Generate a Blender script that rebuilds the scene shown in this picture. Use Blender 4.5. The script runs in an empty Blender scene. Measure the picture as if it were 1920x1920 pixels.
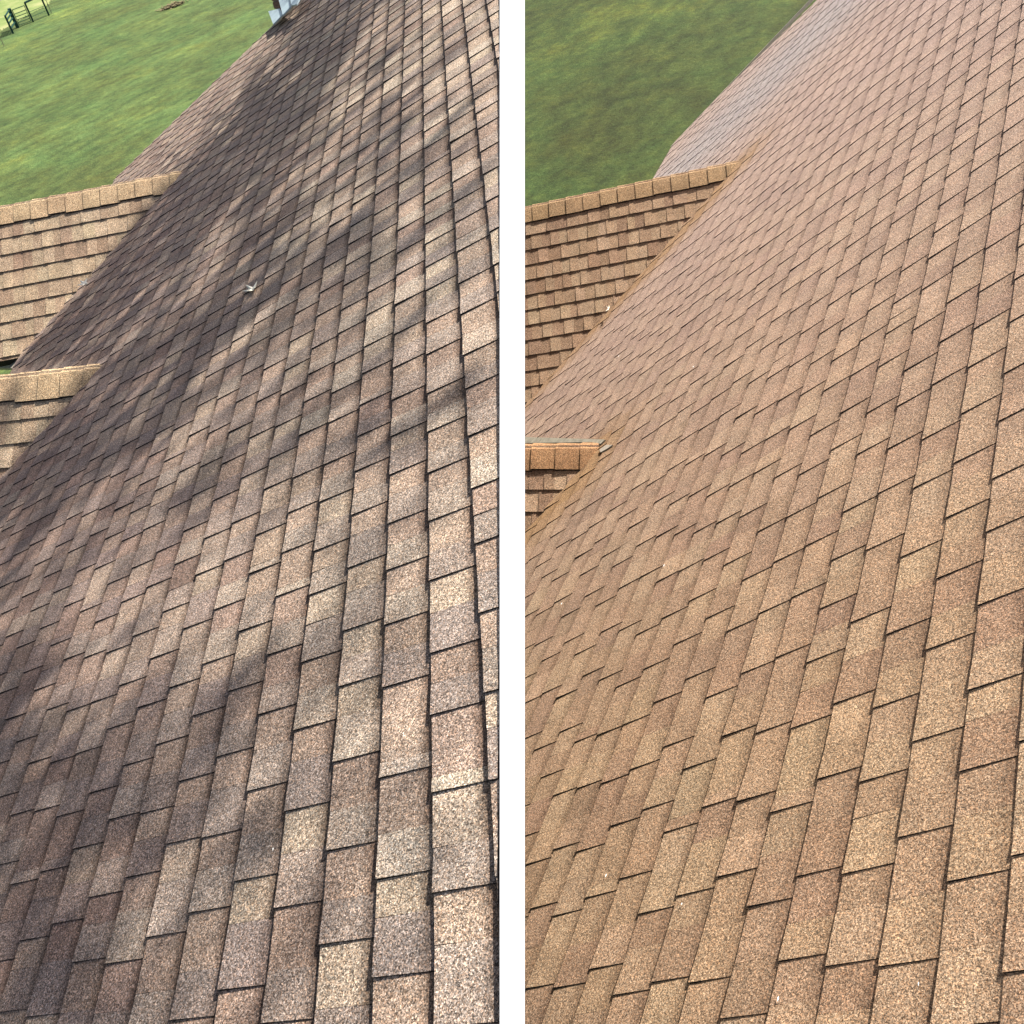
import bpy, math, random
import numpy as np
from mathutils import Matrix, Vector, noise as mnoise
random.seed(7); rng = np.random.default_rng(7)
S = bpy.context.scene
COL = S.collection

# ------------------------------------------------------------------ frame of reference
# survey frame of the photographer: x right, y down, z forward (metres); gravity direction DOWN in it
F = 1800.0; C0 = 960.0
def nrm(v):
    v = np.asarray(v, float); return v/np.linalg.norm(v)
def ray(x, y): return np.array([(x-C0)/F, (y-C0)/F, 1.0])
DOWN = nrm([434., 1992., F]); UP = -DOWN
H = 10.5                                             # eye height over the lawn
WX = nrm(np.array([1., 0, 0]) - DOWN[0]*DOWN); WY = np.cross(UP, WX)
M = np.array([WX, WY, UP])
def W(p): return M @ np.asarray(p, float) + np.array([0, 0, H])

# ------------------------------------------------------------------ camera
cam_data = bpy.data.cameras.new('camera'); cam = bpy.data.objects.new('camera', cam_data); COL.objects.link(cam)
cam_data.sensor_width = 36.0; cam_data.lens = 36.0*F/1920.0
cam_data.clip_start = 0.05; cam_data.clip_end = 3000
cx, cy, cz = M@np.array([1., 0, 0]), M@np.array([0, -1., 0]), M@np.array([0, 0, -1.])
cam.matrix_world = Matrix(((cx[0], cy[0], cz[0], 0), (cx[1], cy[1], cz[1], 0), (cx[2], cy[2], cz[2], H), (0, 0, 0, 1)))
S.camera = cam

# ------------------------------------------------------------------ light
SUNV = nrm([.36, -.90, -.22])                        # towards the sun, survey frame
sw = M @ SUNV
w = bpy.data.worlds.new('World'); S.world = w; w.use_nodes = True
nt = w.node_tree; bg = nt.nodes['Background']
sky = nt.nodes.new('ShaderNodeTexSky'); sky.sky_type = 'NISHITA'; sky.sun_disc = False
sky.sun_elevation = math.asin(sw[2]); sky.sun_rotation = math.atan2(sw[0], sw[1])
sky.air_density = .7; sky.dust_density = 3.0; sky.ozone_density = .6
hs = nt.nodes.new('ShaderNodeHueSaturation'); hs.inputs['Saturation'].default_value = .8      # white balance for open shade
nt.links.new(sky.outputs[0], hs.inputs['Color']); nt.links.new(hs.outputs[0], bg.inputs[0]); bg.inputs[1].default_value = 0.082
sd = bpy.data.lights.new('sun', 'SUN'); sd.energy = 4.7; sd.angle = math.radians(0.6); sd.color = (1, .95, .87)
sun = bpy.data.objects.new('sun', sd); COL.objects.link(sun)
sun.rotation_euler = Vector(sw).to_track_quat('Z', 'Y').to_euler()
S.view_settings.view_transform = 'Standard'; S.view_settings.look = 'None'
S.view_settings.exposure = 1.12; S.view_settings.gamma = 1; S.view_settings.use_curve_mapping = False

# ------------------------------------------------------------------ materials
def newmat(name, rough=.9):
    m = bpy.data.materials.new(name); m.use_nodes = True
    b = m.node_tree.nodes['Principled BSDF']; b.inputs['Roughness'].default_value = rough
    b.inputs['Specular IOR Level'].default_value = .25
    return m, m.node_tree, b
def N(nt, t, **kw):
    n = nt.nodes.new(t)
    for k, v in kw.items():
        if hasattr(n, k): setattr(n, k, v)
        else: n.inputs[k].default_value = v
    return n
def ramp(nt, src, stops):
    r = nt.nodes.new('ShaderNodeValToRGB'); e = r.color_ramp.elements
    while len(e) < len(stops): e.new(.5)
    for i, (p, c) in enumerate(stops):
        e[i].position = p; e[i].color = (c if hasattr(c, '__len__') else (c, c, c)) + (() if hasattr(c, '__len__') and len(c) == 4 else (1,)) if hasattr(c, '__len__') else (c, c, c, 1)
    nt.links.new(src, r.inputs[0]); return r.outputs[0]
def mul(nt, a, b, fac=1.0, mode='MULTIPLY'):
    m = nt.nodes.new('ShaderNodeMix'); m.data_type = 'RGBA'; m.blend_type = mode; m.inputs[0].default_value = fac
    nt.links.new(a, m.inputs[6]); nt.links.new(b, m.inputs[7]); return m.outputs[2]

def shingle_mat(name, grain_lo, grain_hi, patch, warm, patch_scale=2.2):
    """mineral granules: colour of each piece from its 'tone' attribute, grain and blotches over it"""
    m, nt, b = newmat(name, .92)
    pos = N(nt, 'ShaderNodeNewGeometry').outputs['Position']
    tone = N(nt, 'ShaderNodeAttribute', attribute_name='tone').outputs['Color']
    v = N(nt, 'ShaderNodeTexVoronoi', Scale=430.0); nt.links.new(pos, v.inputs['Vector'])
    sep = N(nt, 'ShaderNodeSeparateColor'); nt.links.new(v.outputs['Color'], sep.inputs[0])
    g1 = ramp(nt, sep.outputs[0], [(0, grain_lo), (.22, grain_lo*2), (.45, .95), (.82, 1.2), (.92, grain_hi)])
    n2 = N(nt, 'ShaderNodeTexNoise', Scale=150.0, Detail=3.0, Roughness=.7); nt.links.new(pos, n2.inputs['Vector'])
    g2 = ramp(nt, n2.outputs['Fac'], [(.36, .5), (.5, 1.0), (.63, 1.5)])
    n3 = N(nt, 'ShaderNodeTexNoise', Scale=9.0, Detail=4.0, Roughness=.6); nt.links.new(pos, n3.inputs['Vector'])
    g3 = ramp(nt, n3.outputs['Fac'], [(.3, 1-patch), (.7, 1+patch*.7)])
    n4 = N(nt, 'ShaderNodeTexNoise', Scale=patch_scale, Detail=2.0); nt.links.new(pos, n4.inputs['Vector'])
    g4 = ramp(nt, n4.outputs['Fac'], [(.35, (warm[0], warm[1], warm[2])), (.65, (1.05, 1.03, 1.0))])
    hue = N(nt, 'ShaderNodeHueSaturation', Saturation=1.0); nt.links.new(tone, hue.inputs['Color'])
    # single granules differ in hue: cream, rust, black
    hr = ramp(nt, sep.outputs[1], [(0, (1.12, .95, .82)), (.5, (1, 1, 1)), (1, (.93, 1.0, 1.08))])
    c = mul(nt, hue.outputs[0], g1, .85); c = mul(nt, c, g2, .8); c = mul(nt, c, g3); c = mul(nt, c, g4); c = mul(nt, c, hr)
    nt.links.new(c, b.inputs['Base Color'])
    bp = N(nt, 'ShaderNodeBump', Strength=.5, Distance=.004); nt.links.new(n2.outputs['Fac'], bp.inputs['Height'])
    n5 = N(nt, 'ShaderNodeTexNoise', Scale=5.5, Detail=1.0); nt.links.new(pos, n5.inputs['Vector'])
    bp2 = N(nt, 'ShaderNodeBump', Strength=.4, Distance=.02)
    nt.links.new(n5.outputs['Fac'], bp2.inputs['Height']); nt.links.new(bp.outputs[0], bp2.inputs['Normal'])
    nt.links.new(bp2.outputs[0], b.inputs['Normal'])
    return m
MAT = {}
MAT['old'] = shingle_mat('weathered_granules', .14, 2.3, .20, (.90, .85, .83))
MAT['clean'] = shingle_mat('clean_granules', .17, 2.0, .06, (.97, .95, .94))
def plain(name, col, rough=.8, sc=40., amt=.15, metallic=0):
    m, nt, b = newmat(name, rough)
    pos = N(nt, 'ShaderNodeNewGeometry').outputs['Position']
    n = N(nt, 'ShaderNodeTexNoise', Scale=sc, Detail=4.0); nt.links.new(pos, n.inputs['Vector'])
    rr = ramp(nt, n.outputs['Fac'], [(.3, tuple(c*(1-amt) for c in col)), (.7, tuple(min(1, c*(1+amt)) for c in col))])
    nt.links.new(rr, b.inputs['Base Color']); b.inputs['Metallic'].default_value = metallic
    return m
MAT['asphalt'] = plain('cut_asphalt_edge', (.022, .018, .018), .95)
MAT['deck'] = plain('roof_felt', (.03, .027, .025), .95)
MAT['white'] = plain('divider_white', (.82, .82, .82), .6, 6., .01)
MAT['trim'] = plain('pale_drip_edge', (.5, .44, .36), .5)
MAT['wall'] = plain('house_wall', (.5, .46, .4), .8)
MAT['metal'] = plain('pale_flashing', (.40, .50, .53), .45, 12., .12, .2)
MAT['greymetal'] = plain('dull_grey_flashing', (.36, .33, .26), .6, 25., .25)
MAT['brick'] = plain('brown_brick', (.12, .085, .07), .9, 60., .3)
MAT['mortar'] = plain('mortar', (.2, .18, .16), .9)
MAT['gate'] = plain('dark_green_paint', (.012, .05, .042), .5)
MAT['gate2'] = plain('galvanised_green', (.03, .085, .05), .5)
MAT['leaf_dry'] = plain('dry_pale_leaf', (.88, .82, .68), .7, 80., .1)
MAT['leaf'] = plain('oak_leaf', (.05, .09, .025), .7, 3., .4)
MAT['bark'] = plain('bark', (.09, .07, .055), .95, 20., .35)
MAT['twig'] = plain('dry_twig', (.3, .25, .19), .9)
MAT['paintchip'] = plain('white_debris', (.75, .74, .7), .7)

def tag(o, **k):
    for a, v in k.items(): o[a] = v
    return o
def empty(name, p, **k):
    o = bpy.data.objects.new(name, None); COL.objects.link(o); o.location = Vector(W(p)); o.empty_display_size = .2
    return tag(o, **k)
def mesh_obj(name, verts, faces, mats, parent=None, fmat=None, tones=None, world=False, smooth=False):
    """verts in survey frame; object origin at the first vertex's mean; child keeps world place"""
    V = np.asarray(verts, float)
    Wv = V if world else (V @ M.T + np.array([0, 0, H]))
    o0 = Wv.mean(0) if len(Wv) < 2000 else np.zeros(3)
    me = bpy.data.meshes.new(name); me.from_pydata((Wv-o0).tolist(), [], faces)
    for m in mats: me.materials.append(m)
    if fmat is not None: me.polygons.foreach_set('material_index', np.asarray(fmat, dtype=np.int32))
    if tones is not None:
        at = me.color_attributes.new('tone', 'FLOAT_COLOR', 'POINT')
        a = np.asarray(tones, dtype=np.float32)
        at.data.foreach_set('color', np.hstack([a, np.ones((len(a), 1), np.float32)]).astype(np.float32).ravel())
    if smooth: me.polygons.foreach_set('use_smooth', np.ones(len(me.polygons), dtype=bool))
    me.update()
    o = bpy.data.objects.new(name, me); COL.objects.link(o)
    loc = Vector(o0)
    if parent is not None:
        o.parent = parent
        o.location = loc - Vector(WORLD.get(parent.name, (0, 0, 0)))
    else: o.location = loc
    WORLD[o.name] = tuple(loc)
    return o
WORLD = {}
def thing(name, p, **k):
    o = empty(name, p, **k); WORLD[o.name] = tuple(o.location); return o

# ------------------------------------------------------------------ roof planes
class Plane:
    """roof plane with courses: index k runs downslope, u runs along the courses away from the eye"""
    def __init__(s, n, o, a, d, expo):
        s.n = nrm(n); s.o = o; s.a = nrm(a); s.d = d                # d = step of one course downslope
        s.e = expo
        s.B = np.array([s.a, s.d]).T; s.P = np.linalg.pinv(s.B)
    def pt(s, u, k, z=0): return s.o + s.a*u + s.d*k + s.n*z
    def uv(s, p): return s.P @ (np.asarray(p)-s.o)
    def hit(s, x, y, z=0):
        r = ray(x, y); return r*((s.n @ (s.o + s.n*z))/(s.n @ r))
    def px(s, x, y): return s.uv(s.hit(x, y))
def fitted(p, h_expo=.143):
    l0 = np.array([1, p[0], p[1]]); li = np.array(p[2:5]); v1 = np.cross(l0, li); v1 = v1[:2]/v1[2]*960+960
    v2 = np.array(p[5:7])*960+960
    d1 = nrm(ray(*v1)); d2 = nrm(ray(*v2)); n = nrm(np.cross(d1, d2))
    if n[1] > 0: n = -n
    def hit(x, y, h): r = ray(x, y); return r*(-h/(n@r))
    def lx(k, y): a, b, c = l0+k*li; return (-(b*(y-960)/960+c)/a)*960+960
    A = hit(lx(0, 1420), 1420, 1); B = hit(lx(1, 1420), 1420, 1); q = nrm(np.cross(n, d1)); q = q if q@d2 > 0 else -q
    h = h_expo/abs((B-A)@q)
    o = hit(lx(0, 1420), 1420, h)
    return Plane(n, o, d1, d2*(h_expo/(d2@q)), h_expo), q
ML, QL = fitted([-0.06527745501663305, 0.06982566725155058, 0.05351230921021057, 0.04900678042257956, 0.09517218094986322, -2.9872375683056833, 1.3197806953988112])
MR, QR = fitted([0.109891176790343, -0.9350624450398393, 0.05358695025131345, 0.045285760114069554, 0.036108435044739054, -1.8141957876081434, 1.3493515239276759])

def halfplane(P, Q, inside):
    """2-D half plane through P,Q that contains the point inside"""
    P, Q, I = map(np.asarray, (P, Q, inside)); t = Q-P; n = np.array([-t[1], t[0]])
    if n@(I-P) < 0: n = -n
    return n, n@P
def clip(poly, hp):
    n, c = hp; out = []
    for i in range(len(poly)):
        a, b = poly[i], poly[(i+1) % len(poly)]; da, db = n@a-c, n@b-c
        if da >= 0: out.append(a)
        if da*db < 0: out.append(a+(b-a)*(da/(da-db)))
    return out

def lay(plane, region, palette, urange, krange, tint, t=.006, lift=.006, per=.21, band=.7, spl=.32, e0=.07, seed=1):
    """lay the shingle pieces of a roof plane: in every course a raised tab follows a low one, the steps of
    neighbouring courses often line up. returns (verts, faces, fmat, tones, centre)"""
    R = random.Random(seed); out = []; ph = 0.0
    for k in range(krange[0], krange[1]):
        ph += R.gauss(0, .012) if R.random() < .5 else R.uniform(.07, .15)
        u = urange[0]-1.2+(ph % per); cells = []
        while u < urange[1]:
            p = per*R.uniform(.82, 1.2); cut = p*R.uniform(.42, .60)
            if R.random() < .05: cut = p*R.uniform(.14, .2)
            cells += [(u, u+cut, True), (u+cut, u+p, False)]; u += p
        for (ua, ub, raised) in cells:
            if ub < urange[0]: continue
            j1, j2 = R.uniform(-.006, .006), R.uniform(-.006, .006); sk = R.uniform(-.002, .002)
            poly = [np.array([ua, k-.12]), np.array([ub+sk, k-.12]), np.array([ub-sk, k+1.+j1]), np.array([ua, k+1.+j2])]
            for hp in region:
                poly = clip(poly, hp)
                if len(poly) < 3: break
            if len(poly) < 3: continue
            curl = R.uniform(0, .0008) if R.random() < .93 else R.uniform(.001, .0035)
            tone = palette(R, raised)
            if tint: tone = tint(sum(poly)/len(poly), tone)
            bnd = (band if not raised else 1-(1-band)*.7); EX = (k+e0, k+spl)  # butt shade and rounding painted into the tone at the upslope end
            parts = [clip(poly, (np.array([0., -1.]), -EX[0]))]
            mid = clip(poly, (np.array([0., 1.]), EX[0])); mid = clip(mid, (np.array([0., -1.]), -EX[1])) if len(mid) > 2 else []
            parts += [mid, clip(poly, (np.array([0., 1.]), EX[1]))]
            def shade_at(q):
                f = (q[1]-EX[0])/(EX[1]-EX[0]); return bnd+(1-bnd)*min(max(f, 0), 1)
            verts, faces, fm, tn = [], [], [], []
            def zz(q):
                f = min(max(q[1]-k, 0), 1); w_ = min(max((q[0]-ua)/(ub-ua), 0), 1)
                return .001+t*f+curl*f*(1-w_)+((lift*(1-w_*.85) if raised else lift*.15*(1-w_)))*(.45+.55*f)
            for part in parts:
                if len(part) < 3: continue
                b = len(verts); n = len(part)
                top = [plane.pt(q[0], q[1], zz(q)) for q in part]
                bot = [plane.pt(q[0], q[1], zz(q)-t*.9-(lift if raised else 0)) for q in part]
                verts += top+bot
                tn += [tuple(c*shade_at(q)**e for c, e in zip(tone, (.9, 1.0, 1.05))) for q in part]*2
                rev = np.cross(top[1]-top[0], top[2]-top[0]) @ plane.n < 0
                f0 = [b+i for i in range(n)]; faces.append(f0[::-1] if rev else f0); fm.append(0)
                for i in range(n):
                    q = (i+1) % n
                    if any(abs(part[i][1]-e) < 1e-6 and abs(part[q][1]-e) < 1e-6 for e in EX): continue
                    f = [b+i, b+i+n, b+q+n, b+q]; faces.append(f[::-1] if rev else f); fm.append(1)
            if not faces: continue
            full = [plane.pt(q[0], q[1], 0) for q in poly]
            out.append((verts, faces, fm, tn, sum(full)/len(full), full))
    return out

def screen_size(verts, nface):
    P = np.array([v[:2]/max(v[2], .05)*F+C0 for v in verts[:nface]])
    if P[:, 0].max() < 0 or P[:, 0].min() > 1920 or P[:, 1].max() < 0 or P[:, 1].min() > 1920: return 0
    x, y = P[:, 0], P[:, 1]
    return abs(np.dot(x, np.roll(y, 1))-np.dot(y, np.roll(x, 1)))/2

# palettes ---------------------------------------------------------
def jit(R, c, a): 
    g = 1+R.uniform(-a, a); return tuple(max(.01, x*g*(1+R.uniform(-a*.25, a*.25))) for x in c)
def pal_old(R, raised):
    r = R.random()
    if raised: c = (.30, .253, .212) if r < .45 else (.255, .215, .188) if r < .75 else (.40, .345, .275)
    else: c = (.37, .285, .215) if r < .45 else (.31, .23, .178) if r < .75 else (.43, .355, .265)
    return jit(R, c, .06)
def pal_clean(R, raised):
    r = R.random()
    c = (.325, .223, .142) if r < .5 else (.288, .192, .124) if r < .8 else (.35, .246, .158)
    return jit(R, c, .07)
def pal_gable_old(R, raised):
    r = R.random(); c = (.41, .325, .225) if r < .4 else (.36, .275, .19) if r < .75 else (.30, .22, .155)
    return jit(R, c, .07)
def pal_gable_clean(R, raised):
    r = R.random(); c = (.38, .260, .170) if r < .4 else (.31, .205, .135) if r < .7 else (.42, .300, .200)
    return jit(R, c, .07)

def slab(plane, poly_uv, z0, z1, name, mat, parent, **k):
    n = len(poly_uv); v = [plane.pt(a, b, z1) for a, b in poly_uv]+[plane.pt(a, b, z0) for a, b in poly_uv]
    f = [list(range(n)), list(range(2*n-1, n-1, -1))]+[[i, i+n, (i+1) % n+n, (i+1) % n] for i in range(n)]
    o = mesh_obj(name, v, f, [mat], parent)
    return o

def horizontal_ridge(p0, x, y):
    """point on the sight line x,y at the height of p0"""
    r = ray(x, y); return r*((DOWN@p0)/(DOWN@r))

def gable(house, main, tip, out_px, valley_px, palette, matkey, seed, expo=.143, ext=1.02, left_px=None, low=None, lam=1.0):
    """a small cross gable running out from the main roof; returns pieces of its near slope"""
    P0 = main.hit(*tip); P1 = horizontal_ridge(P0, *out_px)*lam
    V = main.hit(*valley_px); r = nrm(P1-P0)
    n = nrm(np.cross(r, V-P0)); 
    if n@UP < 0: n = -n
    dwn = nrm(np.cross(n, r)); dwn = dwn if dwn@DOWN > 0 else -dwn
    pl = Plane(n, P0, -r, dwn*expo, expo)                        # u grows towards the main roof
    L1 = np.linalg.norm(P1-P0)*ext
    return pl, P0, P1, V, r, L1, dwn

def add_pieces(pieces, nsingle_area, parent, mat, stuff_name, single_name='shingle'):
    """largest pieces become objects of their own, the rest one joined part"""
    mats = [MAT[mat], MAT['asphalt']]
    V, Fc, FM, T = [], [], [], []
    for verts, faces, fm, tn, c, area in pieces:
        if area > nsingle_area: mesh_obj(single_name, verts, faces, mats, parent, fm, tn)
        else:
            b = len(V); V += verts; Fc += [[i+b for i in f] for f in faces]; FM += fm; T += tn
    if V:
        o = mesh_obj(stuff_name, V, Fc, mats, parent, FM, T); o['kind'] = 'stuff'

def sized(pcs): return [p[:5]+(screen_size(p[5], len(p[5])),) for p in pcs]

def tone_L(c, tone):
    # light mixed into the grimy tone: brighter to the right, darker purplish shade to the left
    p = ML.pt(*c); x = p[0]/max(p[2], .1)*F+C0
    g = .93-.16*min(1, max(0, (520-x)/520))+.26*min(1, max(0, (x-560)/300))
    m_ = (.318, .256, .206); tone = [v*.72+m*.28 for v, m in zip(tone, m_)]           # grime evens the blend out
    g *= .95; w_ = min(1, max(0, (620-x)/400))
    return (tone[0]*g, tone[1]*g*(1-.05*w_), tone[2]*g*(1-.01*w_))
VL = [(1393, 303), (1335, 372), (1264, 453), (1189, 535), (1126, 602), (1079, 652), (1017, 722), (972, 772)]
VL2 = [(1124, 845), (1100, 886), (1071, 920), (1017, 971), (975, 1012)]
def seg_dist(c, line):
    best = 9
    for a, b_ in zip(line[:-1], line[1:]):
        d = b_-a; t = min(max((c-a)@d/(d@d), 0), 1); best = min(best, np.linalg.norm(c-a-d*t))
    return best
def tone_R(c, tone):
    # sheen painted into the tone: grazing far along the slope, bluish sky band by the far rake; rusty run-off stain by the valleys
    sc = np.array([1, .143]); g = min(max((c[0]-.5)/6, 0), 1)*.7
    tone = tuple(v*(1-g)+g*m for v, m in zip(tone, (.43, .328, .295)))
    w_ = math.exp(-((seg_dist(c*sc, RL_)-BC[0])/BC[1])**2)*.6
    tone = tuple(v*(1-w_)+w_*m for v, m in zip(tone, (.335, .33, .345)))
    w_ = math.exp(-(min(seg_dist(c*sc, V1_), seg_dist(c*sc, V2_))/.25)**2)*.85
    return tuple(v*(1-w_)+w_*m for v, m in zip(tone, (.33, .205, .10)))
_s = np.array([1, .143])
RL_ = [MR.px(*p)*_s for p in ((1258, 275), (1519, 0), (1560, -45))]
V1_ = [MR.px(*p)*_s for p in VL]; V2_ = [MR.px(*p)*_s for p in VL2]
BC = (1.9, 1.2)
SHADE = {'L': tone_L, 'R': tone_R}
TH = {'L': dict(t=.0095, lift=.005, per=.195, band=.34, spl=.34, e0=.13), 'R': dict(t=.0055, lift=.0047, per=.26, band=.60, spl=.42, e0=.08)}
def build_house(pfx, main, q, rake, corner_px, inside_px, seam_in, seam_px, frame_r, umin_px, umax_px, gables, pal, gpal, mat, label, seed):
    root = thing('house', main.hit(*corner_px)+DOWN*6.5, label=label, category='house')
    kE = main.px(*corner_px)[1]
    ins = main.px(*inside_px)
    reg = [halfplane(main.px(*rake[0]), main.px(*rake[1]), ins), (np.array([0., -1.]), -kE)]
    if seam_px is not None:
        reg.append(halfplane(main.px(seam_px, 300 if pfx == 'L' else 1000), main.px(seam_px, 1800), ins))
    u0 = main.px(*umin_px)[0]; u1 = main.px(*umax_px)[0]; k0 = int(math.floor(main.px(*frame_r)[1]))
    reg += [(np.array([1., 0.]), u0), (np.array([-1., 0.]), -u1)]
    rect = [np.array(v, float) for v in ((u0-9, k0), (u1+9, k0), (u1+9, kE+9), (u0-9, kE+9))]
    dreg = list(reg)
    if pfx == 'L': dreg[2] = halfplane(main.px(918, 300), main.px(918, 1800), ins)
    for hp in dreg: rect = clip(rect, hp)
    roof = slab(main, rect, -.032, -.012, 'main_roof', MAT['deck'], root)
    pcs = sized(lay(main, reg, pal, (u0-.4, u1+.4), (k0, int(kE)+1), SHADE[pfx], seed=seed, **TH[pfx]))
    jobs = [(pcs, roof, 'shingle')]
    # gable roofs
    for gi, g in enumerate(gables):
        pl, P0, P1, V, r, L1, dwn = gable(root, main, g['tip'], g['out'], g['valley'], gpal, mat, seed, lam=g.get('lam', 1.0))
        kv = pl.uv(V)[1]
        out_len = np.linalg.norm(P1-P0)+g['ext']
        vv = pl.uv(V)
        t0 = np.array([0., 0.])
        greg = [halfplane(t0, vv, np.array([-out_len*.7, .5])), (np.array([0., -1.]), -kv), (np.array([1., 0.]), -out_len), (np.array([0., 1.]), 0.0)]
        rc = [np.array(v, float) for v in ((-out_len, 0), (9, 0), (9, kv), (-out_len, kv))]
        for hp in greg: rc = clip(rc, hp)
        gr = slab(pl, rc, -.10, -.012, 'gable_roof', MAT['deck'], root)
        gp = sized(lay(pl, greg, gpal, (-out_len-.3, vv[0]+.6 if vv[0] > 0 else .6), (0, int(kv)+1), None, seed=seed+5+gi, t=.007, lift=.005, per=.18, band=.75))
        # pieces are laid upslope to downslope here too
        jobs.append((gp, gr, 'shingle'))
        # far slope of the gable: a felted slab mirrored about the ridge
        hz = nrm(dwn-(dwn@DOWN)*DOWN); dfar = nrm((dwn@DOWN)*DOWN-(dwn@hz)*hz)
        nf = nrm(np.cross(r, dfar)); nf = nf if nf@UP > 0 else -nf
        pf = Plane(nf, P0, -r, dfar*.143, .143)
        kf = min(kv, 20)
        slab(pf, [np.array(v, float) for v in ((-out_len, .45), (-.05, .45), (-.05, kf), (-out_len, kf))], -.035, -.012, 'far_slope', MAT['deck'], gr)
        # ridge caps
        n_c = int((out_len+.05)/g['cap'])+1; R = random.Random(seed+77+gi)
        for i in range(n_c):
            ua = -i*g['cap']+.03; ub = ua-g['cap']-.01
            fl = g['flank']*(1+R.uniform(-.06, .06)); prof = []
            for side, dd, nnr in ((1, dfar, nf), (0, dwn, pl.n)):
                ss = [1, .6, .3, .12] if side else [.12, .3, .6, 1]
                for t in ss: prof.append((dd*fl*t, nnr, t))
            def ring(u, lift):
                o = []
                for v, nnr, t in prof:
                    rnd = nrm(nnr*t+UP*(1-t)); drop = .022*max(0, 1-t)**2
                    o.append(P0+(-r)*u+v*1.0+nnr*(lift+.008)-UP*drop*.4+UP*.001*R.random())
                return o
            A = ring(ua, .004); B = ring(ub, .009+R.uniform(0, .003)); n = len(prof)
            lowA = [p-UP*.01 for p in A]; lowB = [p-UP*.012 for p in B]
            vs = A+B+lowA+lowB; fs = [[j, j+1, n+j+1, n+j] for j in range(n-1)]; fm = [0]*(n-1)
            c = vs[0]
            for j in range(n-1): fs.append([n+j, n+j+1, 3*n+j+1, 3*n+j]); fm.append(1)
            for a, b in ((0, n), (n-1, 2*n-1)): fs.append([a, b, b+2*n, a+2*n]); fm.append(1)
            fs += [[j+2*n, j+1+2*n, 3*n+j+1, 3*n+j] for j in range(n-1)]; fm += [1]*(n-1)
            tone = jit(R, g['captone'], .045)
            mesh_obj('ridge_cap', vs, fs, [MAT[mat], MAT['asphalt']], gr, fm, [tone]*len(vs))
    areas = sorted([p[5] for j in jobs for p in j[0]], reverse=True)
    th = max(areas[min(296, len(areas)-1)], 20)
    for pcs, par, nm in jobs: add_pieces(pcs, th, par, mat, 'shingle_field')
    print(pfx, 'pieces', sum(len(j[0]) for j in jobs), 'threshold px2', th)
    # rake trim, fascia and walls under the roof edge
    a, b = main.px(*rake[0]), main.px(*rake[1]); b = a+(b-a)*1.6
    side = nrm(ins-a); 
    e3 = nrm(main.pt(*b)-main.pt(*a)); out3 = np.cross(e3, main.n); out3 = out3 if out3@(main.pt(*ins)-main.pt(*a)) < 0 else -out3
    v = []
    for p in (main.pt(*a), main.pt(*b)):
        for o_, z in ((-.008, .006), (.004, .006), (.004, -.03), (-.008, -.03)): v.append(p+out3*o_+main.n*z)
    mesh_obj('rake_trim', v, [[0, 1, 5, 4], [1, 2, 6, 5], [2, 3, 7, 6], [3, 0, 4, 7], [3, 2, 1, 0], [4, 5, 6, 7]], [MAT['trim']], root)
    pa, pb = main.pt(*a)-out3*.25, main.pt(*b)-out3*.25
    ve = []
    for p in (pa, pb): ve += [p-main.n*.14, p+DOWN*((H-DOWN@p)), p+DOWN*(H-DOWN@p)-out3*.2, p-main.n*.14-out3*.2]
    mesh_obj('wall', ve, [[0, 1, 5, 4], [1, 2, 6, 5], [2, 3, 7, 6], [3, 0, 4, 7], [3, 2, 1, 0], [4, 5, 6, 7]], [MAT['wall']], root)
    pc = main.pt(a[0]-6, kE)-q*.3; pa2 = main.pt(a[0], kE)-q*.3
    ve = []
    for p in (pa2, pc): ve += [p-main.n*.14, p+DOWN*((H-DOWN@p)), p+DOWN*(H-DOWN@p)-q*.2, p-main.n*.14-q*.2]
    mesh_obj('wall', ve, [[0, 1, 5, 4], [1, 2, 6, 5], [2, 3, 7, 6], [3, 0, 4, 7], [3, 2, 1, 0], [4, 5, 6, 7]], [MAT['wall']], root)
    return root, roof, reg

tan = (.42, .32, .20)
HL, RL, regL = build_house('L', ML, QL, ((213, 340), (562, 0)), (217, 335), (600, 400), None, 941, (937, -350), (900, 2060), (937, -330),
    [dict(tip=(347, 319), out=(0, 387), valley=(36, 671), ext=1.0, cap=.145, flank=.17, captone=(.41, .305, .19)),
     dict(tip=(196, 683), out=(0, 706), valley=(2, 899), ext=1.0, cap=.145, flank=.17, captone=(.43, .32, .20))],
    pal_old, pal_gable_old, 'old', 'house whose stained grey brown shingle roof lies in dappled tree shade, left of the white divider', 11)
HR, RR, regR = build_house('R', MR, QR, ((1258, 275), (1519, 0)), (1232, 322), (1500, 500), None, 880, (2050, 900), (1700, 2080), (1800, -260),
    [dict(tip=(1392, 300), out=(984, 388), valley=(972, 775), lam=1.07, ext=1.1, cap=.16, flank=.16, captone=(.37, .25, .14)),
     dict(tip=(1130, 834), out=(984, 836), valley=(972, 1014), ext=1.0, cap=.16, flank=.16, captone=(.36, .21, .11))],
    pal_clean, pal_gable_clean, 'clean', 'house with a clean even tan shingle roof, right of the white divider', 23)

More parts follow.
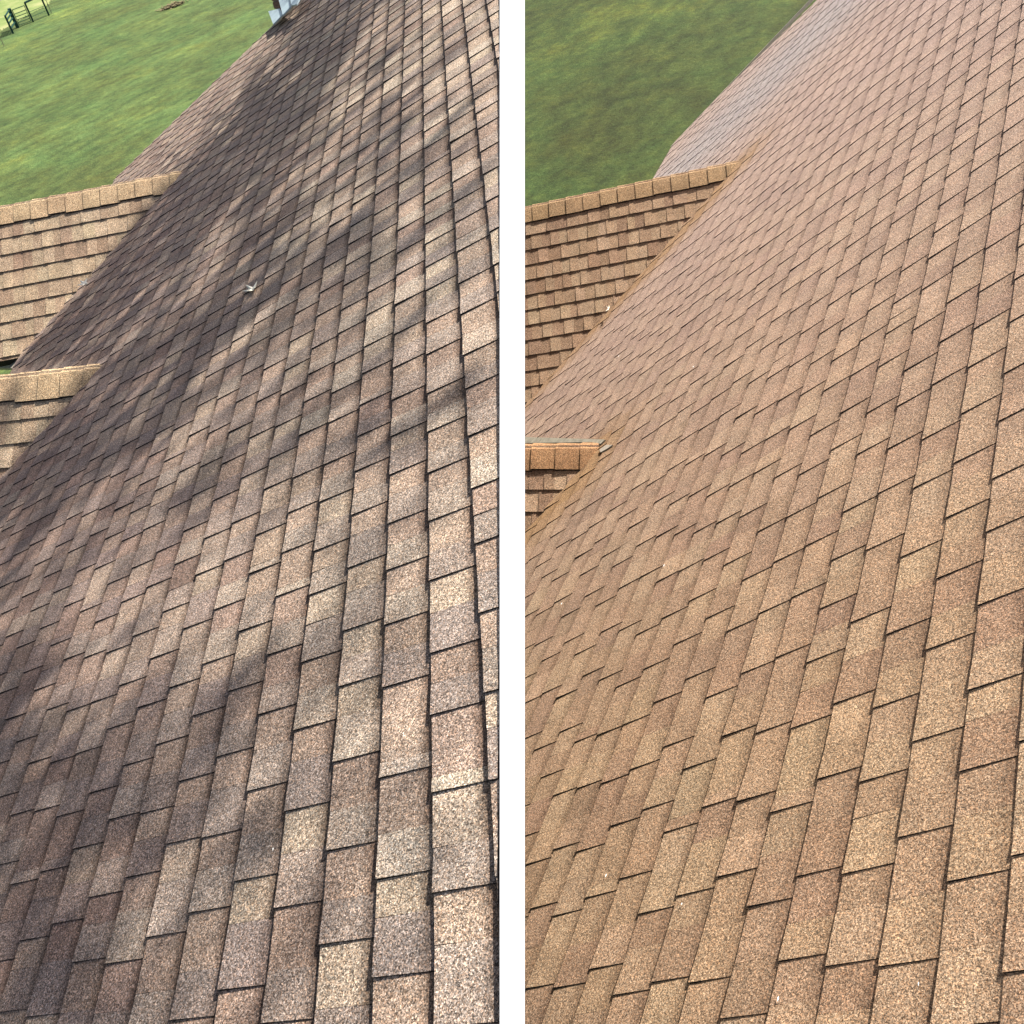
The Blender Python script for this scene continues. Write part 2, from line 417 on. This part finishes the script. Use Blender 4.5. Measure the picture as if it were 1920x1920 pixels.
# ------------------------------------------------------------------ white tapered divider strip, added between the two roofs
zc = .016
oc = ML.o + ML.n*zc
def on(x, y): r = ray(x, y); return r*((ML.n@oc)/(ML.n@r))
tp = [on(937, 2300), on(984, 2300), on(984, -420), on(937, -420)]
dn_ = []
for (x, y), p in zip(((945, 2300), (962, 2300), (962, -420), (945, -420)), tp):
    r = ray(x, y); dn_.append(r*((ML.n@(oc-ML.n*.30))/(ML.n@r)))
divider_obj = mesh_obj('divider_strip', tp+dn_, [[0, 1, 2, 3], [7, 6, 5, 4], [0, 4, 5, 1], [1, 5, 6, 2], [2, 6, 7, 3], [3, 7, 4, 0]], [MAT['white']])
tag(divider_obj, label='long smooth white divider strip added between the two shingle roofs', category='divider strip')

# ------------------------------------------------------------------ ground
def ghit(x, y): r = ray(x, y); return r*(H/(DOWN@r))
def gw(x, y): return W(ghit(x, y))
mg, nt, b = newmat('lawn_grass', .95)
LX = (float(gw(420, 200)[0]), float(gw(1050, 150)[0])); print('LX', LX)
pos = N(nt, 'ShaderNodeNewGeometry').outputs['Position']
dirw = Vector(gw(400, 60)-gw(0, 260)); ang = math.atan2(dirw.y, dirw.x)
mp = N(nt, 'ShaderNodeMapping'); mp.inputs['Rotation'].default_value = (0, 0, -ang); nt.links.new(pos, mp.inputs['Vector'])
mp2 = N(nt, 'ShaderNodeMapping'); mp2.inputs['Scale'].default_value = (.3, .8, .8); nt.links.new(mp.outputs[0], mp2.inputs['Vector'])
nA = N(nt, 'ShaderNodeTexNoise', Scale=.32, Detail=7.0, Roughness=.62); nt.links.new(mp2.outputs[0], nA.inputs['Vector'])
cA = ramp(nt, nA.outputs['Fac'], [(.3, (.078, .110, .036)), (.45, (.085, .135, .045)), (.57, (.100, .165, .056)), (.66, (.15, .215, .060)), (.76, (.21, .26, .07))])  # sunlit streaks and tree shade mixed into the grass colours
nB = N(nt, 'ShaderNodeTexNoise', Scale=.35, Detail=6.0, Roughness=.6); nt.links.new(pos, nB.inputs['Vector'])
cB = ramp(nt, nB.outputs['Fac'], [(.35, (.92, 1.03, 1.02)), (.5, (1, 1, 1)), (.65, (1.08, .98, .9))])
nC = N(nt, 'ShaderNodeTexNoise', Scale=4.5, Detail=10.0, Roughness=.88); nt.links.new(pos, nC.inputs['Vector'])
cC = ramp(nt, nC.outputs['Fac'], [(.36, .62), (.5, 1.0), (.64, 1.45)])
sx = N(nt, 'ShaderNodeSeparateXYZ'); nt.links.new(pos, sx.inputs[0])
mr = N(nt, 'ShaderNodeMapRange'); mr.inputs['From Min'].default_value = LX[0]; mr.inputs['From Max'].default_value = LX[1]
nt.links.new(sx.outputs[0], mr.inputs['Value'])
cD = ramp(nt, mr.outputs[0], [(0, (.80, .74, .64)), (1, (.47, .41, .27))])
nE = N(nt, 'ShaderNodeTexNoise', Scale=15.0, Detail=6.0, Roughness=.85); nt.links.new(pos, nE.inputs['Vector'])
cE = ramp(nt, nE.outputs['Fac'], [(.36, .58), (.5, 1.0), (.64, 1.5)])
nF = N(nt, 'ShaderNodeTexNoise', Scale=2.6, Detail=3.0, Roughness=.6); nt.links.new(mp2.outputs[0], nF.inputs['Vector'])
cF = ramp(nt, nF.outputs['Fac'], [(.35, .74), (.5, 1.0), (.65, 1.28)])
nG = N(nt, 'ShaderNodeTexNoise', Scale=2.0, Detail=4.0, Roughness=.7); nt.links.new(pos, nG.inputs['Vector'])
cG = ramp(nt, nG.outputs['Fac'], [(.36, (.78, .86, .84)), (.5, (1, 1, 1)), (.66, (1.22, 1.12, .96))])
c = mul(nt, cA, cB); c = mul(nt, c, cC); c = mul(nt, c, cE); c = mul(nt, c, cF); c = mul(nt, c, cG); c = mul(nt, c, cD); nt.links.new(c, b.inputs['Base Color'])
bp = N(nt, 'ShaderNodeBump', Strength=.9, Distance=.06); nt.links.new(nC.outputs['Fac'], bp.inputs['Height']); nt.links.new(bp.outputs[0], b.inputs['Normal'])
gv, gf = [], []
gc = gw(200, 200)
xs = np.sign(np.linspace(-1, 1, 81))*np.abs(np.linspace(-1, 1, 81))**3*600
for yy in xs:
    for xx in xs:
        X, Y = gc[0]+xx, gc[1]+yy
        gv.append((X, Y, .0))
for j in range(80):
    for i in range(80): a = j*81+i; gf.append([a, a+1, a+82, a+81])
lawn = mesh_obj('lawn', gv, gf, [mg], world=True); lawn['kind'] = 'structure'

# ------------------------------------------------------------------ the oak beside the house whose crown dapples the stained roof
DARK = [
 [0,0,0,0,0,0,0,0,3,7,8,5,4,2,2,1],
 [0,0,0,0,0,0,0,0,2,9,8,5,5,2,1,1],
 [0,0,0,0,0,0,0,2,9,9,6,5,4,3,3,2],
 [0,0,0,0,0,0,2,7,9,8,5,3,6,4,2,1],
 [0,0,0,0,0,1,7,9,8,5,4,3,5,3,5,1],
 [0,0,0,0,1,9,9,8,6,3,4,4,4,5,3,1],
 [0,0,0,0,5,8,8,6,5,5,4,6,4,4,5,2],
 [0,0,0,3,8,8,5,6,6,6,7,7,4,4,7,6],
 [0,0,2,9,8,5,3,7,7,8,6,6,4,4,2,4],
 [0,2,8,8,5,6,7,7,8,6,4,4,6,3,2,1],
 [2,8,8,6,7,8,8,7,5,4,3,3,4,2,2,1],
 [8,8,8,8,8,8,6,6,5,5,2,4,3,2,1,2],
 [0,2,7,8,8,7,5,5,5,3,4,3,5,7,8,7],
 [2,7,8,8,6,4,4,3,5,3,2,6,7,5,3,1],
 [8,8,8,6,4,4,4,3,5,3,5,5,2,1,0,1],
 [8,7,5,4,3,4,3,4,5,4,4,1,1,1,1,1],
 [6,6,4,3,3,3,4,3,3,2,1,1,2,2,1,2],
 [5,4,4,3,3,3,5,1,1,0,1,2,2,2,2,1],
 [4,4,3,4,3,3,3,2,1,0,1,2,2,3,0,1],
 [4,4,3,2,3,3,3,2,0,2,2,4,4,1,0,1],
 [4,4,3,3,2,3,2,3,2,4,3,3,4,2,2,2],
 [6,5,3,3,4,3,3,3,5,5,5,4,4,3,3,3],
 [7,7,6,4,5,6,5,4,4,4,4,4,3,3,4,2],
 [8,6,7,7,6,6,7,4,5,5,3,3,4,4,3,2],
 [8,7,7,7,7,6,6,5,4,6,5,2,4,4,4,3],
 [7,7,7,6,7,6,7,4,6,5,3,3,3,3,4,3],
 [8,7,7,7,6,6,6,5,4,3,3,4,4,4,3,2],
 [8,7,7,6,6,6,5,5,5,4,3,3,4,3,3,2],
 [8,7,7,6,6,4,3,4,4,3,2,3,3,2,2,2],
 [8,7,7,7,6,6,5,3,3,2,1,1,2,2,2,1],
 [8,8,7,7,6,6,5,3,3,2,1,1,2,2,2,1],
 [8,8,7,7,7,6,4,4,3,4,2,2,2,1,1,1]]
DARK = np.array(DARK, float)/9
def dark_at(x, y):
    gx = min(max((x-30)/60, 0), 14.999); gy = min(max((y-30)/60, 0), 30.999); i, j = int(gy), int(gx); a, b_ = gy-i, gx-j
    return (DARK[i, j]*(1-b_)+DARK[i, j+1]*b_)*(1-a)+(DARK[i+1, j]*(1-b_)+DARK[i+1, j+1]*b_)*a
def crown():
    R = random.Random(5); V, Fc = [], []
    umin = ML.px(400, 1990)[0]; umax = ML.px(600, 5)[0]+3
    kmin = ML.px(935, 100)[1]; kmax = ML.px(25, 688)[1]
    area = (umax-umin)*(kmax-kmin)*.143; ns = ML.n@SUNV; ncl = 0
    dens = {.055: ns/(.89*.055**2), .085: ns/(.89*.085**2)}; dmax = 3.0*dens[.055]
    for _ in range(int(area*dmax)):
        u = R.uniform(umin, umax); k = R.uniform(kmin, kmax)
        p = ML.pt(u, k)
        if p[2] < .5: continue
        x, y = p[0]/p[2]*F+C0, p[1]/p[2]*F+C0
        size = .055 if p[2] < 4.2 else .085
        if x < -30 or x+size*1.1*F/p[2] > 936 or y > 1960 or y < -60: continue
        if R.random() > dens[size]/dens[.055]: continue
        d = dark_at(x, max(y, 0))
        s1 = mnoise.noise(Vector((u*3.2, k*.143*.9, 3.1))); s2 = mnoise.noise(Vector((u*8.5, k*.143*2.6, 7.7)))
        cov = (d-.07)*1.28 + (s1*.30+s2*.36)*min(1, .25+d*1.4)
        if d > .75: cov = max(cov, .93)
        if (318 < y < 690 and x < 345-(y-318)*.86) or (690 <= y < 900 and x < 196-(y-683)*.9): continue
        if d < .15: cov = min(cov, .03)
        cov = min(max(cov, 0), .96)
        if min(math.hypot(x-475, y-541), math.hypot(x-158, y-531)) < 15: continue
        if R.random() > min(-math.log(1-cov), 3.0)/3.0: continue
        t = 9.0+2.0*R.random()+1.2*mnoise.noise(Vector((u, k*.143, 0)))
        c = p+SUNV*t
        ncl += 1; a = np.array([R.gauss(0, 1), R.gauss(0, 1), R.gauss(0, 1)]); nn = nrm(SUNV+.35*np.array([R.gauss(0, 1), R.gauss(0, 1), R.gauss(0, 1)]))
        e1 = nrm(np.cross(a, nn))*size*R.uniform(.7, 1.2); e2 = nrm(np.cross(nn, e1))*size*R.uniform(.4, .7)
        b0 = len(V); V += [c-e1, c-e2*.8-e1*.1, c+e1, c+e2*.8-e1*.1]; Fc.append([b0, b0+1, b0+2, b0+3])
    return V, Fc
cv, cf = crown()
print('leaves', len(cf))
base = None
cc = np.mean(np.array(cv), 0)
# trunk stands on the lawn behind the photographer, at the near end of the house
wc = W(cc); foot = M.T @ (np.array([wc[0]-1.5, -5.5, 0])-np.array([0, 0, H]))
tree = thing('oak_tree', foot, label='tall oak standing beside the house, its crown shading the stained roof', category='tree')
crown_o = mesh_obj('crown', cv, cf, [MAT['leaf']], tree)
def tube(pts, rad, n=8):
    V, Fc = [], []
    for i, p in enumerate(pts):
        d = nrm(pts[min(i+1, len(pts)-1)]-pts[max(i-1, 0)]); a = nrm(np.cross(d, [.3, .9, .2])); b_ = np.cross(d, a)
        for j in range(n):
            th = 2*math.pi*j/n; V.append(p+(a*math.cos(th)+b_*math.sin(th))*rad[i]*(1+.08*math.sin(3*th+i)))
    for i in range(len(pts)-1):
        for j in range(n): Fc.append([i*n+j, i*n+(j+1) % n, (i+1)*n+(j+1) % n, (i+1)*n+j])
    Fc += [list(range(n))[::-1], [(len(pts)-1)*n+j for j in range(n)]]
    return V, Fc
top = M.T @ (np.array([wc[0]-1.0, -4.6, wc[2]+.3])-np.array([0, 0, H]))
tv, tf = tube([foot+(top-foot)*t+np.array([.15*math.sin(5*t), .1*math.cos(4*t), 0]) for t in np.linspace(0, 1, 9)], [.42-.22*t for t in np.linspace(0, 1, 9)], 12)
mesh_obj('trunk', tv, tf, [MAT['bark']], tree, smooth=True)
RB = random.Random(9)
for i in range(9):
    tgt = np.array(cv[RB.randrange(len(cv))])+SUNV*.5; st = foot+(top-foot)*RB.uniform(.75, .98)
    pts = [st+(tgt-st)*t+UP*(.5*math.sin(math.pi*t)) for t in np.linspace(0, 1, 6)]
    lv, lf = tube(pts, [.055-.047*t for t in np.linspace(0, 1, 6)], 6)
    mesh_obj('limb', lv, lf, [MAT['bark']], tree, smooth=True)

# field of paler grass behind the gate
mf, nt, b = newmat('pale_meadow', .95)
pos = N(nt, 'ShaderNodeNewGeometry').outputs['Position']
n1 = N(nt, 'ShaderNodeTexNoise', Scale=.5, Detail=7.0, Roughness=.65); nt.links.new(pos, n1.inputs['Vector'])
cc_ = ramp(nt, n1.outputs['Fac'], [(.35, (.11, .17, .045)), (.5, (.185, .235, .075)), (.65, (.29, .30, .13))])
nt.links.new(cc_, b.inputs['Base Color'])
pts = []
edge = [(-420, 260), (-200, 160), (-60, 110), (0, 72), (34, 52), (63, 36), (92, 20), (120, -8), (190, -60)]
fa = [gw(x, y) for x, y in edge]
far_ = [p+np.array([fa[-1][1]-fa[0][1], -(fa[-1][0]-fa[0][0]), 0])*0 for p in fa]
dirf = np.array([*(gw(10, -60)-gw(60, 60))[:2], 0]); dirf /= np.linalg.norm(dirf)
V = []; Fc = []
sub = 60; le = []
for i in range(len(fa)-1):
    for j in range(sub): le.append(fa[i]+(fa[i+1]-fa[i])*j/sub)
for i, p in enumerate(le):
    wv = mnoise.noise(Vector((i*.9, 0, 0)))*.5+mnoise.noise(Vector((i*.21, 5, 0)))*.7
    V += [tuple((p+dirf*(1.6+wv))[:2])+(.006,), tuple((p+dirf*160)[:2])+(.006,)]
for i in range(len(le)-1): Fc.append([2*i, 2*i+2, 2*i+3, 2*i+1])
fld = mesh_obj('meadow', V, Fc, [mf], world=True); fld['kind'] = 'structure'

# ------------------------------------------------------------------ green metal gate, fence frames and thin posts on the lawn
def box_between(p, q, w_, d_=None, upv=None):
    """square bar from p to q (world)"""
    p, q = np.asarray(p), np.asarray(q); d_ = d_ or w_
    t = nrm(q-p); a = np.cross(t, [0, 0, 1.]) if abs(t[2]) < .9 else np.array([dirf[0], dirf[1], 0]); a = nrm(a); b_ = np.cross(t, a)
    v = []
    for o in (p, q):
        for s1, s2 in ((-1, -1), (1, -1), (1, 1), (-1, 1)): v.append(o+a*s1*w_/2+b_*s2*d_/2)
    return v, [[0, 1, 5, 4], [1, 2, 6, 5], [2, 3, 7, 6], [3, 0, 4, 7], [3, 2, 1, 0], [4, 5, 6, 7]]
def bar(name, p, q, w_, mat, parent):
    v, f = box_between(p, q, w_); return mesh_obj(name, v, f, [mat], parent, world=True)
def wthing(name, loc, **k):
    o = bpy.data.objects.new(name, None); COL.objects.link(o); o.location = Vector(loc); o.empty_display_size = .2
    WORLD[o.name] = tuple(loc); return tag(o, **k)
P1g, P2g, P3g, P4g = gw(25, 63), gw(33.5, 52), gw(62.6, 41), gw(92, 29)
Z = np.array([0, 0, .70]); hh = 1.18
fr = wthing('railed_fence', P1g, label='narrow dark green railed frame at the left end of the gate', category='fence')
bar('post', P1g, P1g+Z*hh*1.05, .09, MAT['gate'], fr); bar('post', P2g, P2g+Z*hh*1.12, .17, MAT['gate'], fr)
for t in (.3, .56, .78, 1.0): bar('rail', P1g+Z*hh*t, P2g+Z*hh*(t+.06), .055, MAT['gate'], fr)
gt = wthing('metal_gate', (P2g+P3g)/2, label='green five bar metal gate hung between two dark posts', category='gate')
ga, gb = P2g+(P3g-P2g)*.14, P2g+(P3g-P2g)*.90
for p in (ga, gb): bar('stile', p+Z*.10, p+Z*1.18, .035, MAT['gate2'], gt)
for t in (.12, .30, .48, .68, .88, 1.17): bar('rail', ga+Z*t, gb+Z*t, .03, MAT['gate2'], gt)
ar = wthing('wire_fence', (P3g+P4g)/2, label='wide dark green frame with two thin wires right of the gate', category='fence')
bar('post', P3g, P3g+Z*1.32, .09, MAT['gate'], ar); bar('post', P4g, P4g+Z*1.40, .09, MAT['gate'], ar)
bar('top_beam', P3g+Z*1.32, P4g+Z*1.40, .085, MAT['gate'], ar)
for t in (.35, .68): bar('wire', P3g+Z*t, P4g+Z*t, .02, MAT['gate2'], ar)
for x, y, l in ((97, 25, 'thin rusty fence stake right of the wide green frame'), (8, 87, 'thin fence stake standing alone in the grass below the gate')):
    g = gw(x, y); v, f = box_between(g, g+Z*1.1, .03); o = mesh_obj('fence_stake', v, f, [MAT['twig']], world=True); tag(o, label=l, category='fence stake', group='thin stakes by the gate')
# litter of dead leaves on the far lawn
g0 = gw(325, 12); V = []; Fc = []; R = random.Random(4)
ax = gw(345, 4)-gw(303, 19)
for i in range(500):
    c_ = g0+ax*R.gauss(0, .22)+np.array([R.gauss(0, .18), R.gauss(0, .18), 0]); a = R.uniform(0, 6.28); z = abs(R.gauss(0, .05))+.02; s_ = R.uniform(.03, .07)
    b0 = len(V); V += [(c_[0]+s_*math.cos(a+k*1.57), c_[1]+s_*math.sin(a+k*1.57), z+R.uniform(-.02, .03)) for k in range(4)]; Fc.append([b0, b0+1, b0+2, b0+3])
MAT['litter'] = plain('dead_leaf_litter', (.17, .14, .075), .9, 5., .3)
o = mesh_obj('leaf_litter', V, Fc, [MAT['litter']], world=True); tag(o, kind='stuff', label='brown patch of dead leaves on the far lawn', category='leaf litter')

# ------------------------------------------------------------------ things lying on the roofs
def star_leaf(main, x, y, arms, label, mat=None, z=.012, wid=.13, curl=.03):
    """dry curled leaf: arms = tips in pixels round its middle"""
    arms = [(x+(a-x)*1.25, y+(b-y)*1.25) for a, b in arms]
    c = main.hit(x, y, z); V = [c+main.n*.006]; 
    tips = []
    for (tx, ty) in arms: tips.append(main.hit(tx, ty, z))
    m = len(tips); Fc = []
    for i, p in enumerate(tips):
        q = tips[(i+1) % m]; ang_mid = (p+q)/2
        V.append(p+main.n*curl*(.5+.5*((i*37) % 5)/4)*.6)
        notch = c+(ang_mid-c)*.5; V.append(notch+main.n*.004)
    for i in range(m):
        tip, nt_, pv = 1+2*i, 2+2*i, 2+2*((i-1) % m)
        Fc += [[0, pv, tip], [0, tip, nt_]]
    k = len(V); V2 = [v-main.n*.0015 for v in V]
    Fc2 = [[a+k for a in f[::-1]] for f in Fc]
    o = mesh_obj('dry_leaf', V+V2, Fc+Fc2, [mat or MAT['leaf_dry']]); tag(o, label=label, category='leaf'); return o
star_leaf(ML, 474, 543, [(484, 533), (482, 545), (472, 551), (462, 549), (469, 541)], 'white curled dry leaf lying in the middle of the stained roof', curl=.05)
star_leaf(ML, 158, 531, [(164, 524), (166, 533), (159, 537), (148, 536), (154, 529)], 'pale dry leaf caught in the valley beside the left gable', z=.06)
star_leaf(MR, 1142, 578, [(1143, 574), (1145, 579), (1141, 583), (1138, 584), (1140, 577)], 'small tan dry leaf in the valley of the clean roof', z=.05, curl=.03)
# white specks of debris
specks = [(ML, 577, 78, .009, 'tiny white chip high on the stained roof in the dark shade'),
 (ML, 512, 1592, .003, 'tiny white chip low on the stained roof on a brown shingle'),
 (MR, 1136, 1642, .004, 'white chip near the lower left corner of the clean roof'),
 (MR, 1278, 1695, .0035, 'long white fleck on a shingle edge low on the clean roof'),
 (MR, 1459, 1872, .0045, 'largest white fleck, in a joint at the bottom of the clean roof'),
 (MR, 1722, 1845, .003, 'white chip at the bottom right of the clean roof'),
 (MR, 1300, 688, .006, 'white chip on the clean roof right of the upper gable valley'),
 (MR, 1160, 668, .007, 'white chip nearest the valley of the clean roof'),
 (MR, 1245, 1060, .005, 'white chip on the clean roof below the lower gable'),
 (MR, 1053, 1132, .005, 'white chip near the white divider below the lower gable')]
for i, (mn, x, y, s_, lb) in enumerate(specks):
    c = mn.hit(x, y, .012); R = random.Random(i); V = []
    for k in range(7):
        a = k/7*6.28; V.append(c+mn.a*s_*1.5*math.cos(a)*R.uniform(.6, 1.3)+nrm(mn.d)*s_*.6*math.sin(a)*R.uniform(.6, 1.2))
    V.append(c+mn.n*s_*.6); Fc = [[k, (k+1) % 7, 7] for k in range(7)]+[list(range(7))[::-1]]
    o = mesh_obj('debris_chip', V, Fc, [MAT['paintchip']])
    tag(o, label=lb, category='debris chip', group='white chips lying on the roofs')

# ------------------------------------------------------------------ valleys and flashings
def px_strip(main, pts_px, z0, z1, name, mat, parent, tone=None):
    n = len(pts_px); up_ = [main.hit(x, y, z1) for x, y in pts_px]; lo = [p-main.n*(z1-z0) for p in up_]
    f = [list(range(n)), list(range(2*n-1, n-1, -1))]+[[i, i+n, (i+1) % n+n, (i+1) % n] for i in range(n)]
    return mesh_obj(name, up_+lo, f, [mat], parent, tones=[tone]*(2*n) if tone else None)
px_strip(MR, [(970, 819), (1134, 824), (1126, 832), (1110, 829), (970, 831)], .0, .016, 'valley_flashing', MAT['greymetal'], RR)
px_strip(MR, [(1124, 843), (1136, 834), (1148, 834), (1140, 840), (1126, 848)], .006, .014, 'lead_flashing', MAT['trim'], RR)
px_strip(ML, [(-10, 672), (32, 674), (24, 690), (-10, 690)], -.03, -.005, 'gutter_flashing', MAT['greymetal'], RL)

# ------------------------------------------------------------------ chimney beyond the far rake
def chim():
    base = ML.hit(540, 8)
    fwd = nrm(ML.a-(ML.a@DOWN)*DOWN); sd_ = nrm(np.cross(DOWN, fwd)); sd_ = sd_ if sd_[0] < 0 else -sd_
    root = thing('chimney', base+fwd*.5+DOWN*(H-DOWN@(base+fwd*.5)), label='brown chimney stack with pale step flashing at the far roof edge', category='chimney')
    c0 = ML.hit(506, 18)+fwd*.35+sd_*.02
    wd = .42; hgt = 1.1
    cor = [c0, c0-sd_*wd*-0-sd_*0+fwd*.0]
    A = c0; B = c0-sd_*(-.0)
    # body: brick courses as pieces on the two faces in view over a mortar core
    x_ax, y_ax = -sd_, fwd
    core = []
    for zz in (3.0, -hgt):
        for (a, b_) in ((0.01, .01), (.59, .01), (.59, .5), (.01, .5)): core.append(c0+x_ax*a+y_ax*b_+DOWN*zz)
    mesh_obj('mortar_core', core, [[0, 1, 5, 4], [1, 2, 6, 5], [2, 3, 7, 6], [3, 0, 4, 7], [3, 2, 1, 0], [4, 5, 6, 7]], [MAT['mortar']], root)
    R = random.Random(8)
    for r_ in range(26):
        zz = .75-r_*.075
        x0 = -.1*(r_ % 2)
        while x0 < .6:
            a, b_ = max(0, x0), min(.6, x0+.19)
            if b_-a > .03:
                v = []
                for d in (-.0, .012):
                    for (u, h_) in ((a, zz), (b_, zz), (b_, zz-.062), (a, zz-.062)): v.append(c0+x_ax*u+y_ax*d-y_ax*.002+DOWN*h_)
                mesh_obj('brick', v, [[0, 1, 2, 3], [7, 6, 5, 4], [0, 4, 5, 1], [1, 5, 6, 2], [2, 6, 7, 3], [3, 7, 4, 0]], [MAT['brick']], root)
            x0 += .2
    for i, pts_ in enumerate((((503, 21), (524, 16), (530, 27), (512, 45)), ((521, -6), (543, -4), (545, 12), (530, 28)), ((543, -14), (566, -12), (556, 8), (546, 10)))):
        z1 = .07+i*.02
        px_strip(ML, pts_, z1-.012, z1, 'step_flashing', MAT['metal'], root)
chim()
